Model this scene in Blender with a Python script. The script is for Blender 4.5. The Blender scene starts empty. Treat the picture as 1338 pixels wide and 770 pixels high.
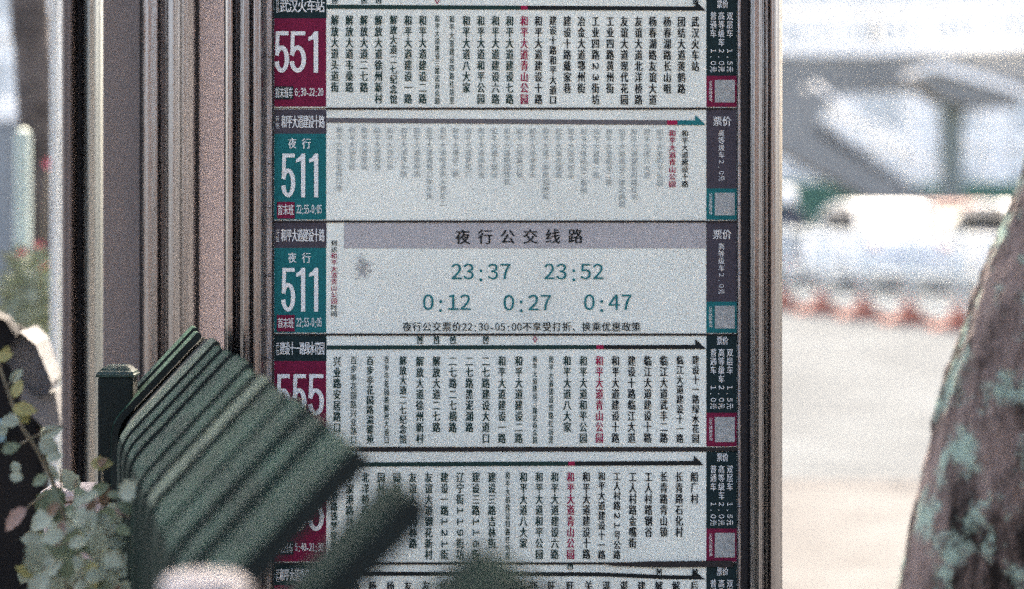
import bpy, bmesh, math, random
from mathutils import Vector, Matrix
random.seed(7)
R = math.radians
scn = bpy.context.scene
COL = scn.collection

# ---------------------------------------------------------------- camera, sky, sun, exposure
F = 3345.0                      # focal length in photo pixels (90 mm on a 36 mm sensor, 1338 px wide)
CX, HY, CAMZ = 669.0, 255.0, 1.5
cd = bpy.data.cameras.new('camera'); cam = bpy.data.objects.new('camera', cd); COL.objects.link(cam)
cam.location = (0, 0, CAMZ); cam.rotation_euler = (R(90), 0, 0)
cd.lens = 90; cd.sensor_width = 36; cd.shift_y = -(385 - HY) / 1338.0
cd.clip_end = 2000; cd.clip_start = 0.05
cd.dof.use_dof = True; cd.dof.focus_distance = 3.95; cd.dof.aperture_fstop = 2.7
scn.camera = cam

SUN_EL, SUN_AZ = 52.0, 14.0     # azimuth from +Y towards +X
w = bpy.data.worlds.new('World'); scn.world = w; w.use_nodes = True
nt = w.node_tree
sky = nt.nodes.new('ShaderNodeTexSky'); sky.sky_type = 'NISHITA'; sky.sun_disc = False
sky.sun_elevation = R(SUN_EL); sky.sun_rotation = R(SUN_AZ); sky.air_density = 0.55; sky.dust_density = 4.0; sky.ozone_density = 0.3
bg = nt.nodes['Background']; bg.inputs['Strength'].default_value = 0.15
nt.links.new(sky.outputs['Color'], bg.inputs['Color'])
sl = bpy.data.lights.new('sun', 'SUN'); sun = bpy.data.objects.new('sun', sl); COL.objects.link(sun)
sl.energy = 2.0; sl.angle = R(1.5); sl.color = (1, .975, .94)
sv = Vector((math.sin(R(SUN_AZ)) * math.cos(R(SUN_EL)), math.cos(R(SUN_AZ)) * math.cos(R(SUN_EL)), math.sin(R(SUN_EL))))
sun.rotation_euler = sv.to_track_quat('Z', 'Y').to_euler(); sun.location = (0, 0, 30)
scn.view_settings.view_transform = 'Standard'; scn.view_settings.look = 'None'
scn.view_settings.exposure = 3.0; scn.view_settings.gamma = 1.0
scn.view_settings.use_white_balance = True; scn.view_settings.white_balance_temperature = 8000; scn.view_settings.white_balance_tint = 8
scn.cycles.max_bounces = 8; scn.cycles.use_denoising = False
scn.cycles.use_adaptive_sampling = True; scn.cycles.adaptive_threshold = 0.035; scn.cycles.adaptive_min_samples = 24

# ---------------------------------------------------------------- helpers
def at(px, py, Z): return Vector(((px - CX) * Z / F, Z, CAMZ - (py - HY) * Z / F))
def gx(px, Z): return (px - CX) * Z / F
def zz(py, Z): return CAMZ - (py - HY) * Z / F

MATS = {}
def mat(name, col, rough=.6, metal=0., var=0., scale=8., col2=None, thr=None, bump=0., bscale=60., stretch=None, spec=.5, coat=0., alpha=None):
    """Principled material with noise-varied colour, optional second colour in patches and fine bump."""
    if name in MATS: return MATS[name]
    m = bpy.data.materials.new(name); m.use_nodes = True
    n = m.node_tree; b = n.nodes['Principled BSDF']
    b.inputs['Roughness'].default_value = rough; b.inputs['Metallic'].default_value = metal
    b.inputs['Specular IOR Level'].default_value = spec; b.inputs['Coat Weight'].default_value = coat
    c4 = (*col, 1)
    b.inputs['Base Color'].default_value = c4
    tc = n.nodes.new('ShaderNodeTexCoord'); mp = n.nodes.new('ShaderNodeMapping')
    n.links.new(tc.outputs['Object'], mp.inputs['Vector'])
    if stretch: mp.inputs['Scale'].default_value = stretch
    if var or col2:
        no = n.nodes.new('ShaderNodeTexNoise'); no.inputs['Scale'].default_value = scale; no.inputs['Detail'].default_value = 8; no.inputs['Roughness'].default_value = .65
        n.links.new(mp.outputs['Vector'], no.inputs['Vector'])
        rp = n.nodes.new('ShaderNodeValToRGB'); n.links.new(no.outputs['Fac'], rp.inputs['Fac'])
        if col2:
            a, bb = thr or (.5, .6)
            rp.color_ramp.elements[0].position = a; rp.color_ramp.elements[1].position = bb
            rp.color_ramp.elements[0].color = c4; rp.color_ramp.elements[1].color = (*col2, 1)
        else:
            rp.color_ramp.elements[0].position = .3; rp.color_ramp.elements[1].position = .7
            rp.color_ramp.elements[0].color = (*[max(0, x * (1 - var)) for x in col], 1)
            rp.color_ramp.elements[1].color = (*[min(1, x * (1 + var)) for x in col], 1)
        n.links.new(rp.outputs['Color'], b.inputs['Base Color'])
    if bump:
        n2 = n.nodes.new('ShaderNodeTexNoise'); n2.inputs['Scale'].default_value = bscale; n2.inputs['Detail'].default_value = 6
        n.links.new(mp.outputs['Vector'], n2.inputs['Vector'])
        bp = n.nodes.new('ShaderNodeBump'); bp.inputs['Strength'].default_value = bump; bp.inputs['Distance'].default_value = .02
        n.links.new(n2.outputs['Fac'], bp.inputs['Height']); n.links.new(bp.outputs['Normal'], b.inputs['Normal'])
    MATS[name] = m
    return m

ORG = {}
def empty(name, loc, label, cat, group=None, kind=None):
    o = bpy.data.objects.new(name, None); COL.objects.link(o); o.location = loc; o.empty_display_size = .1
    o['label'] = label; o['category'] = cat
    if group: o['group'] = group
    if kind: o['kind'] = kind
    ORG[o] = Vector(loc)
    return o
def struct(o, label, cat='ground'):
    o['kind'] = 'structure'; o['label'] = label; o['category'] = cat; return o
def tag(o, label, cat, group=None, kind=None):
    o['label'] = label; o['category'] = cat
    if group: o['group'] = group
    if kind: o['kind'] = kind
    return o

class MB:
    def __init__(s): s.v = []; s.f = []; s.smooth = False
    def add(s, vs, fs):
        n = len(s.v); s.v += [Vector(v) for v in vs]; s.f += [tuple(i + n for i in f) for f in fs]; return s
    def box(s, a, b):
        x0, y0, z0 = a; x1, y1, z1 = b
        return s.add([(x0,y0,z0),(x1,y0,z0),(x1,y1,z0),(x0,y1,z0),(x0,y0,z1),(x1,y0,z1),(x1,y1,z1),(x0,y1,z1)],
              [(0,3,2,1),(4,5,6,7),(0,1,5,4),(1,2,6,5),(2,3,7,6),(3,0,4,7)])
    def rbox(s, a, b, r=.01):
        """box with chamfered vertical and horizontal edges"""
        bm = bmesh.new(); bmesh.ops.create_cube(bm, size=1)
        a = Vector(a); b = Vector(b); c = (a + b) / 2; d = b - a
        for v in bm.verts: v.co = Vector((v.co.x * d.x, v.co.y * d.y, v.co.z * d.z)) + c
        bmesh.ops.bevel(bm, geom=bm.edges[:], offset=min(r, min(abs(d.x), abs(d.y), abs(d.z)) * .45), segments=2, affect='EDGES', profile=.5)
        bm.verts.index_update()
        s.add([v.co.copy() for v in bm.verts], [[v.index for v in f.verts] for f in bm.faces]); bm.free(); return s
    def ring_loft(s, rings, cap=True, close=True):
        n = len(rings[0]); base = len(s.v)
        for r_ in rings: s.v += [Vector(p) for p in r_]
        m = n if close else n - 1
        for i in range(len(rings) - 1):
            for j in range(m):
                a = base + i * n + j; b = base + i * n + (j + 1) % n
                s.f.append((a, b, b + n, a + n))
        if cap:
            s.f.append(tuple(base + j for j in range(n))[::-1]); s.f.append(tuple(base + (len(rings) - 1) * n + j for j in range(n)))
        return s
    def tube(s, pts, rad, n=10, cap=True):
        pts = [Vector(p) for p in pts]
        if not isinstance(rad, (list, tuple)): rad = [rad] * len(pts)
        rings = []; up = None
        for i, p in enumerate(pts):
            t = (pts[min(i + 1, len(pts) - 1)] - pts[max(i - 1, 0)]).normalized()
            if up is None: up = Vector((0, 0, 1)) if abs(t.z) < .9 else Vector((1, 0, 0))
            x = t.cross(up).normalized(); up = x.cross(t).normalized()
            rings.append([p + (x * math.cos(2*math.pi*k/n) + up * math.sin(2*math.pi*k/n)) * rad[i] for k in range(n)])
        return s.ring_loft(rings, cap)
    def lathe(s, c, prof, n=20):
        c = Vector(c)
        return s.ring_loft([[c + Vector((r * math.cos(2*math.pi*k/n), r * math.sin(2*math.pi*k/n), z)) for k in range(n)] for r, z in prof])
    def prism(s, poly, z0, z1):
        """poly of (x, y) extruded in z"""
        return s.ring_loft([[(x, y, z0) for x, y in poly], [(x, y, z1) for x, y in poly]])
    def prism_y(s, poly, y0, y1):
        """poly of (x, z) extruded in y"""
        return s.ring_loft([[(x, y0, z) for x, z in poly], [(x, y1, z) for x, z in poly]])
    def build(s, name, m, parent=None, smooth=False, ends=None):
        org = Vector((0, 0, 0)); p = parent
        while p is not None:
            if p in ORG: org = ORG[p]; break
            p = p.parent
        me = bpy.data.meshes.new(name); me.from_pydata([v - org for v in s.v], [], s.f); me.update()
        if m: me.materials.append(m)
        if ends:
            me.materials.append(ends); me.polygons[len(me.polygons) - 1].material_index = 1; me.polygons[len(me.polygons) - 2].material_index = 1
        bm = bmesh.new(); bm.from_mesh(me); bmesh.ops.recalc_face_normals(bm, faces=bm.faces[:]); bm.to_mesh(me); bm.free()
        if smooth: me.polygons.foreach_set('use_smooth', [True] * len(me.polygons))
        if smooth == 'auto':
            me.set_sharp_from_angle(angle=R(38))
        o = bpy.data.objects.new(name, me); COL.objects.link(o)
        if parent: o.parent = parent
        return o

# glyphs of the built-in font (with its built-in CJK fallback), cached as flat outlines
GL = {}
def raw_glyph(ch, bold):
    cu = bpy.data.curves.new('glyph', 'FONT'); cu.body = ch; cu.size = 1; cu.resolution_u = 3; cu.offset = bold
    cu.fill_mode = 'FRONT'
    o = bpy.data.objects.new('glyph', cu); COL.objects.link(o)
    dg = bpy.context.evaluated_depsgraph_get(); e = o.evaluated_get(dg); me = e.to_mesh()
    vs = [v.co.copy() for v in me.vertices]; fs = [tuple(p.vertices) for p in me.polygons]
    e.to_mesh_clear(); bpy.data.objects.remove(o); bpy.data.curves.remove(cu)
    return vs, fs
def bbox(vs):
    return min(v.x for v in vs), max(v.x for v in vs), min(v.y for v in vs), max(v.y for v in vs)
EM = None
def glyph(ch, bold=0.0):
    """vertices in a cell of -.5...5 each way"""
    global EM
    if EM is None:
        b = bbox(raw_glyph('国', 0)[0]); c = ((b[0]+b[1])/2, (b[2]+b[3])/2); EM = (c, max(b[1]-b[0], b[3]-b[2]) * 1.06)
    k = (ch, bold)
    if k not in GL:
        vs, fs = raw_glyph(ch, bold)
        if ch.isascii():
            b = bbox(vs); hgt = .727 * EM[1] if False else None
            cap = EM[1] * .93
            c = ((b[0]+b[1])/2, .364)
            vs = [((v.x - c[0]) / .75, (v.y - c[1]) / .75) for v in vs]
        else:
            vs = [((v.x - EM[0][0]) / EM[1], (v.y - EM[0][1]) / EM[1]) for v in vs]
        GL[k] = (vs, fs)
    return GL[k]

# ---------------------------------------------------------------- materials
M_white = mat('strip_face', (.77, .83, .765), .75, var=.07, scale=5, bump=.15, bscale=3, spec=.12)
M_crim = mat('print_crimson', (.17, .014, .048), .75, var=.10, scale=30, spec=.12)
M_teal = mat('print_teal', (.006, .14, .155), .75, var=.08, scale=30, spec=.12)
M_dark = mat('print_dark_green', (.012, .028, .032), .75, var=.12, scale=30, spec=.12)
M_slate = mat('print_slate', (.065, .060, .076), .75, var=.10, scale=30, spec=.12)
M_ink = mat('ink_black', (.016, .020, .022), .75, spec=.12)
M_inkg = mat('ink_dark_green', (.018, .048, .044), .75, spec=.12)
M_inkr = mat('ink_red', (.33, .02, .07), .75, spec=.12)
M_inkt = mat('ink_teal', (.012, .17, .19), .75, spec=.12)
M_fade = mat('ink_faded', (.40, .45, .45), .75, var=.2, scale=60, spec=.12)
M_grey = mat('print_grey', (.145, .14, .15), .75, var=.12, scale=40, spec=.12)
M_band = mat('print_light_grey', (.42, .42, .43), .75, var=.06, scale=25, spec=.12)
M_inkw = mat('ink_white', (.72, .76, .76), .75, spec=.12)
M_code = mat('code_square', (.34, .37, .37), .75, var=.25, scale=160, spec=.12)
M_steel = mat('brushed_steel', (.27, .26, .265), .22, 1.0, var=.18, scale=22, stretch=(6, 6, .08), bump=.12, bscale=140)
M_steel2 = mat('weathered_aluminium', (.33, .32, .32), .42, .9, var=.35, scale=30, stretch=(5, 5, .3), bump=.2, bscale=90)
M_gasket = mat('black_gasket', (.012, .010, .012), .7)
M_rose = mat('rose_panel', (.42, .345, .335), .5, var=.05, scale=5)
M_brown = mat('brown_panel', (.17, .145, .14), .45, var=.08, scale=5)
M_green = mat('dark_green_paint', (.012, .042, .036), .5, var=.25, scale=40, col2=None, bump=.15, bscale=120)
M_greenb = mat('worn_green_paint', (.014, .042, .031), .8, spec=.08, var=.5, scale=26, stretch=(1, .35, 1), bump=.4, bscale=120)
M_greenc = mat('chalky_green_paint', (.085, .115, .09), .8, spec=.05, var=.4, scale=30, bump=.2, bscale=120)
M_greend = mat('black_green_paint_shade', (.003, .009, .008), .9, var=.3, scale=30)  # black-green paint; also the gap shade coloured onto slat ends and inner sheet
M_cap_highlight = mat('cap_highlight', (.60, .53, .49), .6, var=.08, scale=20)  # pale colour puts the sky highlight into the near cap
M_leaf = mat('leaf_green', (.13, .17, .10), .5, var=.35, scale=12)
M_leafp = mat('leaf_pale', (.26, .30, .22), .45, var=.3, scale=12)
M_leafy = mat('leaf_yellow', (.27, .25, .09), .5, var=.3, scale=12)
M_leafb = mat('leaf_brown', (.16, .10, .06), .6, var=.3, scale=12)
M_leafr = mat('leaf_reddish', (.24, .15, .12), .6, var=.3, scale=12)
M_stem = mat('stem_brown', (.13, .11, .07), .7, var=.3, scale=30)
M_bark = mat('bark', (.115, .088, .080), .9, scale=7, col2=(.24, .20, .19), thr=(.38, .68), bump=1.0, bscale=26)
M_blackp = mat('black_plastic', (.007, .007, .008), .7, var=.2, scale=10, spec=.2)
M_greyfab = mat('grey_quilt', (.10, .10, .105), .7, var=.15, scale=14, bump=.3, bscale=40)
M_rubber = mat('rubber', (.02, .02, .02), .8)
M_concrete = mat('concrete', (.38, .37, .36), .85, var=.15, scale=1.2, bump=.2, bscale=20)
M_glass = mat('window_glass', (.012, .016, .018), .4, var=.2, scale=2, spec=.1)
M_wpaint = mat('white_paint', (.80, .80, .79), .7, spec=.1, var=.03, scale=3)
M_wall = mat('pale_wall', (.84, .82, .77), .8, var=.05, scale=.6)
M_galv = mat('galvanised', (.42, .46, .47), .5, .3, var=.15, scale=10)
M_rust = mat('red_oxide', (.36, .13, .09), .8, var=.3, scale=12)

# ---------------------------------------------------------------- ground, road, pavement
def sheet(name, x0, x1, y0, y1, z, m, label):
    b = MB().add([(x0,y0,z),(x1,y0,z),(x1,y1,z),(x0,y1,z)], [(0,1,2,3)])
    return struct(b.build(name, m), label)
M_ground = mat('ground_soil', (.09, .09, .09), 1.0, spec=0., var=.15, scale=.5)
M_pave = mat('pavement_stone', (.096, .098, .103), 1.0, spec=0., var=.22, scale=1.3, bump=.3, bscale=10)
M_road = mat('road_surface', (.084, .093, .103), 1.0, spec=0., var=.2, scale=.7, bump=.4, bscale=50)
sheet('ground', -700, 700, -300, 1200, -.14, M_ground, 'pale bare ground reaching to the horizon')
sheet('road', -300, 300, 13.5, 56, -.125, M_road, 'pale grey carriageway beyond the pavement')
pv = MB().box((-60, -40, -.13), (60, 13.2, 0)).build('pavement', M_pave); struct(pv, 'pale stone pavement under the bus stop')
M_kerb = mat('kerb_granite', (.085, .086, .09), 1.0, spec=0., var=.2, scale=3)
for i in range(40):
    x = -20 + i * 1.0
    MB_ = MB().rbox((x + .006, 13.2, -.13), (x + .994, 13.5, .005), .015)
    k = MB_.build('kerb_stone', M_kerb, pv)
MB().box((-60, 56, -.14), (60, 300, -.02)).build('far_pavement', M_pave)
struct(bpy.data.objects['far_pavement'], 'far pavement on the other side of the road')

# ---------------------------------------------------------------- the bus stop sign
D = 4.0; K = D / F
SROOT = (gx(660, D), D + .02, 0)
sign = empty('bus_stop_sign', SROOT, 'tall steel framed bus stop board listing routes 551, 511 and 555', 'bus sign')
def SX(px): return gx(px, D)
def SZ(py): return zz(py, D)
def plate(px0, px1, py0, py1, off, th=.001):
    return MB().box((SX(px0), D - off, SZ(py1)), (SX(px1), D - off + th, SZ(py0)))
def put(mb, ch, cx, cy, w_, h_, off, rot=False, strike=0., sh=None):
    """one character centred at pixel (cx, cy), w_ x h_ pixels; strike = width of the extra pen stroke in px"""
    if ch == ' ': return
    vs, fs = glyph(ch)
    steps = [0.] if not strike else [-strike / 2, strike / 2]
    for i, d in enumerate(steps):
        out = []
        for u, v in vs:
            if rot: u, v = v, -u
            out.append((SX(cx + u * w_ + d), D - off - i * .00012, SZ(cy - v * h_)))
        mb.add(out, fs)
FW = {c: chr(0xFF10 + int(c)) for c in '0123456789'}
def vtext(name, text, x, y0, y1, w_, m, parent, off, pitch=None, strike=.45, hfac=.92, hold=None):
    """a column of characters from y0 down to y1"""
    mb = MB(); n = len(text); p = pitch or (y1 - y0) / n
    for i, ch in enumerate(text):
        dig = ch in '0123456789.'
        c = FW.get(ch, ch)
        if dig: put(mb, c, x, y0 + p * (i + .5), w_ * .95, p * 1.05, off, rot=True, strike=strike)
        else: put(mb, c, x, y0 + p * (i + .5), w_, p * hfac, off, rot=(hold == i), strike=strike)
    return mb.build(name, m, parent)
def htext(name, text, x0, x1, yc, h_, m, parent, off, strike=.4, wfac=.95, dig=1.0):
    mb = MB(); n = len(text); p = (x1 - x0) / n
    for i, ch in enumerate(text):
        put(mb, FW.get(ch, ch), x0 + p * (i + .5), yc, p * wfac * (dig if ch in FW else 1), h_, off, strike=strike)
    return mb.build(name, m, parent)

def big_digit(mb, ch, x0, x1, y0, y1, off, t):
    """bold condensed route numerals drawn as outlines; t = stroke width in px"""
    P = lambda lst: [(SX(x), D - off, SZ(y)) for x, y in lst]
    if ch == '1':
        xr = x1 - (x1 - x0) * .12
        poly = [(xr - t, y1), (xr, y1), (xr, y0), (xr - t * .8, y0), (xr - t - 2.5, y0 + t * .9), (x0, y0 + t * 1.35), (x0, y0 + t * 2.2), (xr - t, y0 + t * 1.75)]
        mb.add(P(poly), [tuple(range(len(poly)))])
    else:
        H = y1 - y0; W = x1 - x0
        q = lambda l: mb.add(P(l), [tuple(range(len(l)))])
        q([(x0 + W*.06, y0), (x1 - W*.04, y0), (x1 - W*.04, y0 + t*.9), (x0 + W*.06, y0 + t*.9)])
        q([(x0 + W*.06, y0 + t*.9), (x0 + W*.06 + t*.85, y0 + t*.9), (x0 + W*.02 + t*.85, y0 + H*.56), (x0 + W*.02, y0 + H*.56)])
        cx, cy = x0 + W * .48, y0 + H * .67; ro, rv = W * .52, H * .33
        out = []; inn = []
        for k in range(23):
            a = R(-162 + k * (162 + 168) / 22.)      # from left shoulder over the top and round to lower left
            out.append((cx + ro * math.cos(a), cy + rv * math.sin(a)))
            inn.append((cx + (ro - t) * math.cos(a), cy + (rv - t * 1.0) * math.sin(a)))
        off += .00015
        for k in range(22): q([out[k], out[k+1], inn[k+1], inn[k]])

def metro(x, y, parent, off, h=8, m=None):
    mb = MB()
    def q(l): mb.add([(SX(a), D - off, SZ(b)) for a, b in l], [tuple(range(len(l)))])
    for dx in (-3.4, 2.0): q([(x+dx, y-h/2), (x+dx+1.4, y-h/2), (x+dx+1.4, y+h/2), (x+dx, y+h/2)])
    q([(x-2.4, y-h/2), (x-1.0, y-h/2), (x+.5, y+.8), (x-.6, y+2)]); q([(x+2.4, y-h/2), (x+1.0, y-h/2), (x-.5, y+.8), (x+.6, y+2)])
    q([(x-3.4, y+h/2-1.0), (x+3.4, y+h/2-1.0), (x+3.4, y+h/2), (x-3.4, y+h/2)])
    return mb.build('metro_mark', m or M_inkg, parent)
def diamond(x, y, parent, off, w_=3, h=5):
    mb = MB(); o = [(x, y-h), (x+w_, y), (x, y+h), (x-w_, y)]; i = [(x, y-h*.6), (x+w_*.55, y), (x, y+h*.6), (x-w_*.55, y)]
    for k in range(4):
        l = [o[k], o[(k+1)%4], i[(k+1)%4], i[k]]
        mb.add([(SX(a), D - off, SZ(b)) for a, b in l], [(0,1,2,3)])
    return mb.build('diamond_mark', M_inkr, parent)
def rule(y_l, y_r, segs, tip, parent, off, th=5.2, wave=None):
    """route line as flat segments (x0, x1, material) and an arrow head ending at x = tip"""
    for i, (a, b, m, last) in enumerate(segs):
        mb = MB(); n = 12
        yy = lambda x: y_l + (y_r - y_l) * (x - 427) / 494. + (wave(x) if wave else 0)
        for k in range(n):
            xa, xb = a + (b - a) * k / n, a + (b - a) * (k + 1) / n
            mb.add([(SX(xx), D - off - .0003 * i, SZ(yv)) for xx, yv in ((xa, yy(xa)-th/2), (xb, yy(xb)-th/2), (xb, yy(xb)+th/2), (xa, yy(xa)+th/2))], [(0,1,2,3)])
        if last:
            y = yy(b)
            mb.add([(SX(xx), D - off - .0003 * i, SZ(yv)) for xx, yv in ((b - .01, y - 10), (tip, y + th/2), (b - .01, y + th/2))], [(0,1,2)])
        mb.build('route_line' if not last else 'route_arrow', m, parent)

OFF = .0075       # strip front face sits this far before the backing board
backing = MB().box((SX(345), D, SZ(1500)), (SX(972), D + .03, SZ(-420))).build('backing_board', M_steel2, sign)

def strip(y0, y1, headm, blockm, header, number, box_text, hours, night=False, hx0=368, farem=None, fare=None, codem=None, numbers=True, hy=None, codey=None):
    st = MB().rbox((SX(358), D - OFF, SZ(y1 - .9)), (SX(962.5), D - .0005, SZ(y0 + .9)), .0015).build('route_strip', M_white, sign)
    o1 = OFF + .0006; o2 = OFF + .0014; o3 = OFF + .0022
    hy = hy if hy is not None else y0 + 34
    plate(359, 427, y0 + 1.2, hy, o1, .0008).build('header_block', headm, st)
    plate(359, 426.5, hy, y1 - 2.5, o1, .0008).build('number_block', blockm, st)
    htext('header_lettering', header, hx0, 424.5, (y0 + hy) / 2 + 1, 17, M_inkw, st, o2, strike=.5, wfac=1.0)
    vtext('side_lettering', '开往', 363.3, (y0 + hy) / 2 - 7, (y0 + hy) / 2 + 10, 4.5, M_inkw, st, o2, strike=0)
    if night:
        htext('night_lettering', '夜', 377, 388, hy + 13, 13.5, M_inkw, st, o2); htext('night_lettering', '行', 395, 407, hy + 13, 13.5, M_inkw, st, o2)
        mb = MB()
        yb = hy + 26; 
        big_digit(mb, '5', 368.5, 386.5, yb, yb + 57, o2, 5.6); big_digit(mb, '1', 387.5, 401, yb, yb + 57, o2, 5.4); big_digit(mb, '1', 404.5, 418, yb, yb + 57, o2, 5.4)
        mb.build('route_number', M_inkw, st)
        plate(362.5, 385.5, y1 - 25.5, y1 - 4, o2, .0006).build('hours_box', M_crim, st)
        htext('hours_box_lettering', box_text, 363.5, 384.5, y1 - 15, 14, M_inkw, st, o3, strike=.2)
        htext('hours_lettering', hours, 388, 421, y1 - 16, 14, M_inkw, st, o2, strike=.3, wfac=1.5)
    else:
        mb = MB(); yb = hy + 17
        xs = {'551': ((359.8, 378.5), (379.5, 400.5), (403.5, 418)), '555': ((362, 380), (383, 401), (403.5, 424))}[number]
        for ch, (a, b) in zip(number, xs): big_digit(mb, ch, a, b, yb, yb + 54, o2, 5.8)
        mb.build('route_number', M_inkw, st)
        plate(359.8, 384, y1 - 29, y1 - 12, o2, .0006).build('hours_box', headm, st)
        htext('hours_box_lettering', box_text, 360.5, 383.5, y1 - 20.5, 14, M_inkw, st, o3, strike=.2)
        htext('hours_lettering', hours, 386, 423, y1 - 21.5, 12.5, M_inkw, st, o2, strike=.4, wfac=1.45)
    # fare column
    cy = codey if codey is not None else y1 - 42
    plate(922.5, 962, y0 + 1.2, cy, o1, .0008).build('fare_block', farem, st)
    plate(922.5, 962, cy, y1 - 2.2, o1, .0008).build('code_block', codem, st)
    plate(933.5, 959.5, cy + 5.5, y1 - 8, o2, .0006).build('pale_square', M_code, st)
    vtext('code_lettering', '公交线路查询', 928, cy + 6, y1 - 9, 4.5, M_inkw, st, o2, strike=0)
    return st, o2, o3

def fares(st, y, o2, pitch=11.4, y2=76, narrow=True):
    mb = htext('fare_heading', '票价', 936, 951, y + 5, 11, M_inkw, st, o2, strike=.3)
    for x, a, b in ((931.5, '普通车', '1.0元'), (942, '高等级车', '2.0元'), (953, '双层车', '1.5元')):
        vtext('fare_lettering', a, x, y + 15, 0, 8, M_inkw, st, o2, pitch=11.4, strike=.25)
        vtext('fare_lettering', b, x, y + 62, 0, 8.5, M_inkw, st, o2, pitch=8.0, strike=.25, hold=3)
def fares_night(st, y, o2):
    htext('fare_heading', '票价', 931, 955, y, 12.5, M_inkw, st, o2, strike=.4)
    vtext('fare_lettering', '高等级车', 942, y + 11, 0, 8, M_inkw, st, o2, pitch=9.4, strike=.1)
    vtext('fare_lettering', '2.0元', 942, y + 49, 0, 8, M_inkw, st, o2, pitch=7.2, strike=.1, hold=3)

def stops(st, lst, y0, y1, off, red, green_until, base_w=9.6, slope=0.0):
    full = (y1 - y0) / 8.
    for i, (x, t) in enumerate(lst):
        n = len(t); p = min(full, (y1 - y0) / n)
        w_ = base_w if n <= 8 else base_w * (.92 if n == 9 else .82 if n == 10 else .62)
        m = M_inkr if i == red else (M_inkg if i < green_until else M_ink)
        dy = slope * (x - 440) / 470.
        vtext('stop_name', t, x, y0 + dy, 0, w_, m, st, off, pitch=p, strike=(.7 if n <= 9 else .3))

# strip 1: route 551
st, o2, o3 = strip(-9, 142.3, M_dark, M_crim, '武汉火车站', '551', '首末班车', '6:30-22:20', farem=M_dark, codem=M_crim, hx0=366.5, hy=24.5, codey=99.5)
stops(st, list(zip((438,457,476,495,514.5,533.5,552.5,571.5,590.5,609.5,628.5,647.5,666,685,703.5,722.5,741,759.5,778,797,815.5,834,852.5,871.5,890,908),
  '解放大道头道街 解放大道韦桑路 解放大道二七路 解放大道徐州新村 解放大道二七纪念馆 和平大道建设一路 和平大道建设二路 和平大道建设三路武商众圆 和平大道建设四路红坊里 和平大道八大家 和平大道和平公园 和平大道建设六路 和平大道建设七路 和平大道青山公园 和平大道建设十路 建设十路和平大道口 建设十路戴家巷 冶金大道鄂州街 工业四路23街坊 工业四路黄州街 友谊大道现代花园 友谊大道北洋桥路 杨春湖路友谊大道 杨春湖路长山咀 团结大道黄鹤路 武汉火车站'.split())), 20, 136.5, o2, 13, 13, slope=2.0)
rule(9.5, 12, [(427.5, 680.5, M_inkg, 0), (680.5, 689.5, M_inkr, 0), (689.5, 908, M_ink, 1)], 921.5, st, o2)
for x in (438, 476, 495): metro(x, 1.2, st, o2)
metro(908.5, 2.5, st, o3, m=M_ink); diamond(571.5, 1.5, st, o2)
fares(st, 1, o2)
# strip 2: night route 511 with faded stops
st, o2, o3 = strip(142.3, 289.5, M_slate, M_teal, '和平大道建设十路', '511', '首末班', '22:55-0:05', True, farem=M_slate, codem=M_teal, hx0=368.5, hy=175, codey=246.5)
fx = (443.5,460.5,476.5,493.5,510,528,545,561.5,579,595.5,612,629,646,662.5,679,696,713,730,746,762.5,779,795.5,812.5,828.5,845,862)
fn = (9,6,6,6,6,7,7,10,11,7,7,7,7,8,7,7,10,7,7,9,7,8,11,10,7,8)
pool = '和平大道友谊路口徐东街余家头建设二路杨园铁机厂园林武昌站前'
for x, n, i in zip(fx, fn, range(30)):
    t = ('和平大道' + pool[(i * 5) % 17 + 4:] + pool)[:n] if i < 20 else {20: '和平大道建一路', 21: '和平大道建设二路', 22: '和平大道建设三路武商圆', 23: '和平大道建设四路红坊', 24: '和平大道八大家', 25: '和平大道和平公园'}[i]
    vtext('faded_stop_name', t, x, 166 + (x - 440) * .006, 0, 8.0, M_fade, st, o2, pitch=9.4, strike=.15)
vtext('stop_name', '和平大道青山公园', 878, 170, 245.5, 9, M_inkr, st, o2, strike=.45)
vtext('stop_name', '和平大道建设十路', 894.5, 170, 245.5, 8.6, M_ink, st, o2, strike=.35)
rule(157.5, 160.8, [(427.5, 871, M_grey, 0), (871, 884.5, M_inkr, 0), (884.5, 908, M_inkt, 1)], 921.5, st, o2, th=6)
fares_night(st, 159, o2)
# strip 3: night route 511 timetable
st, o2, o3 = strip(289.5, 437, M_slate, M_teal, '和平大道建设十路', '511', '首末班', '22:55-0:05', True, farem=M_slate, codem=M_teal, hx0=368, hy=324, codey=394)
plate(450, 922, 291.2, 324.5, OFF + .0006, .0005).build('title_band', M_band, st)
for i, ch in enumerate('夜行公交线路'): htext('title_lettering', ch, 595 + i * 29.4, 614.5 + i * 29.4, 310 - .2 * i, 19, M_ink, st, o2, strike=.6)
def clock(t, x0, x1, yc):
    mb = MB(); p = (x1 - x0) / (len(t) - .15)
    for i, ch in enumerate(t): put(mb, FW.get(ch, ch), x0 + p * (i + .43), yc, p * (1.42 if ch in FW else 1.2), 25, o2, strike=.5)
    mb.build('time_lettering', M_inkt, st)
for t, a, b, y in (('23:37', 590, 667, 355), ('23:52', 711, 788, 355), ('0:12', 553, 615, 395), ('0:27', 658, 720, 395.5), ('0:47', 763, 825, 395)): clock(t, a, b, y)
t = '夜行公交票价22:30-05:00不享受打折、换乘优惠政策'; mb = MB(); x = 526
for ch in t:
    wv = 7.0 if ch in '0123456789:-' else 12.6
    put(mb, FW.get(ch, ch), x + wv / 2, 427, 11.4 if wv > 8 else 9.5, 12, o2, strike=.35); x += wv * 1.025
mb.build('note_lettering', M_ink, st)
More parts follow.
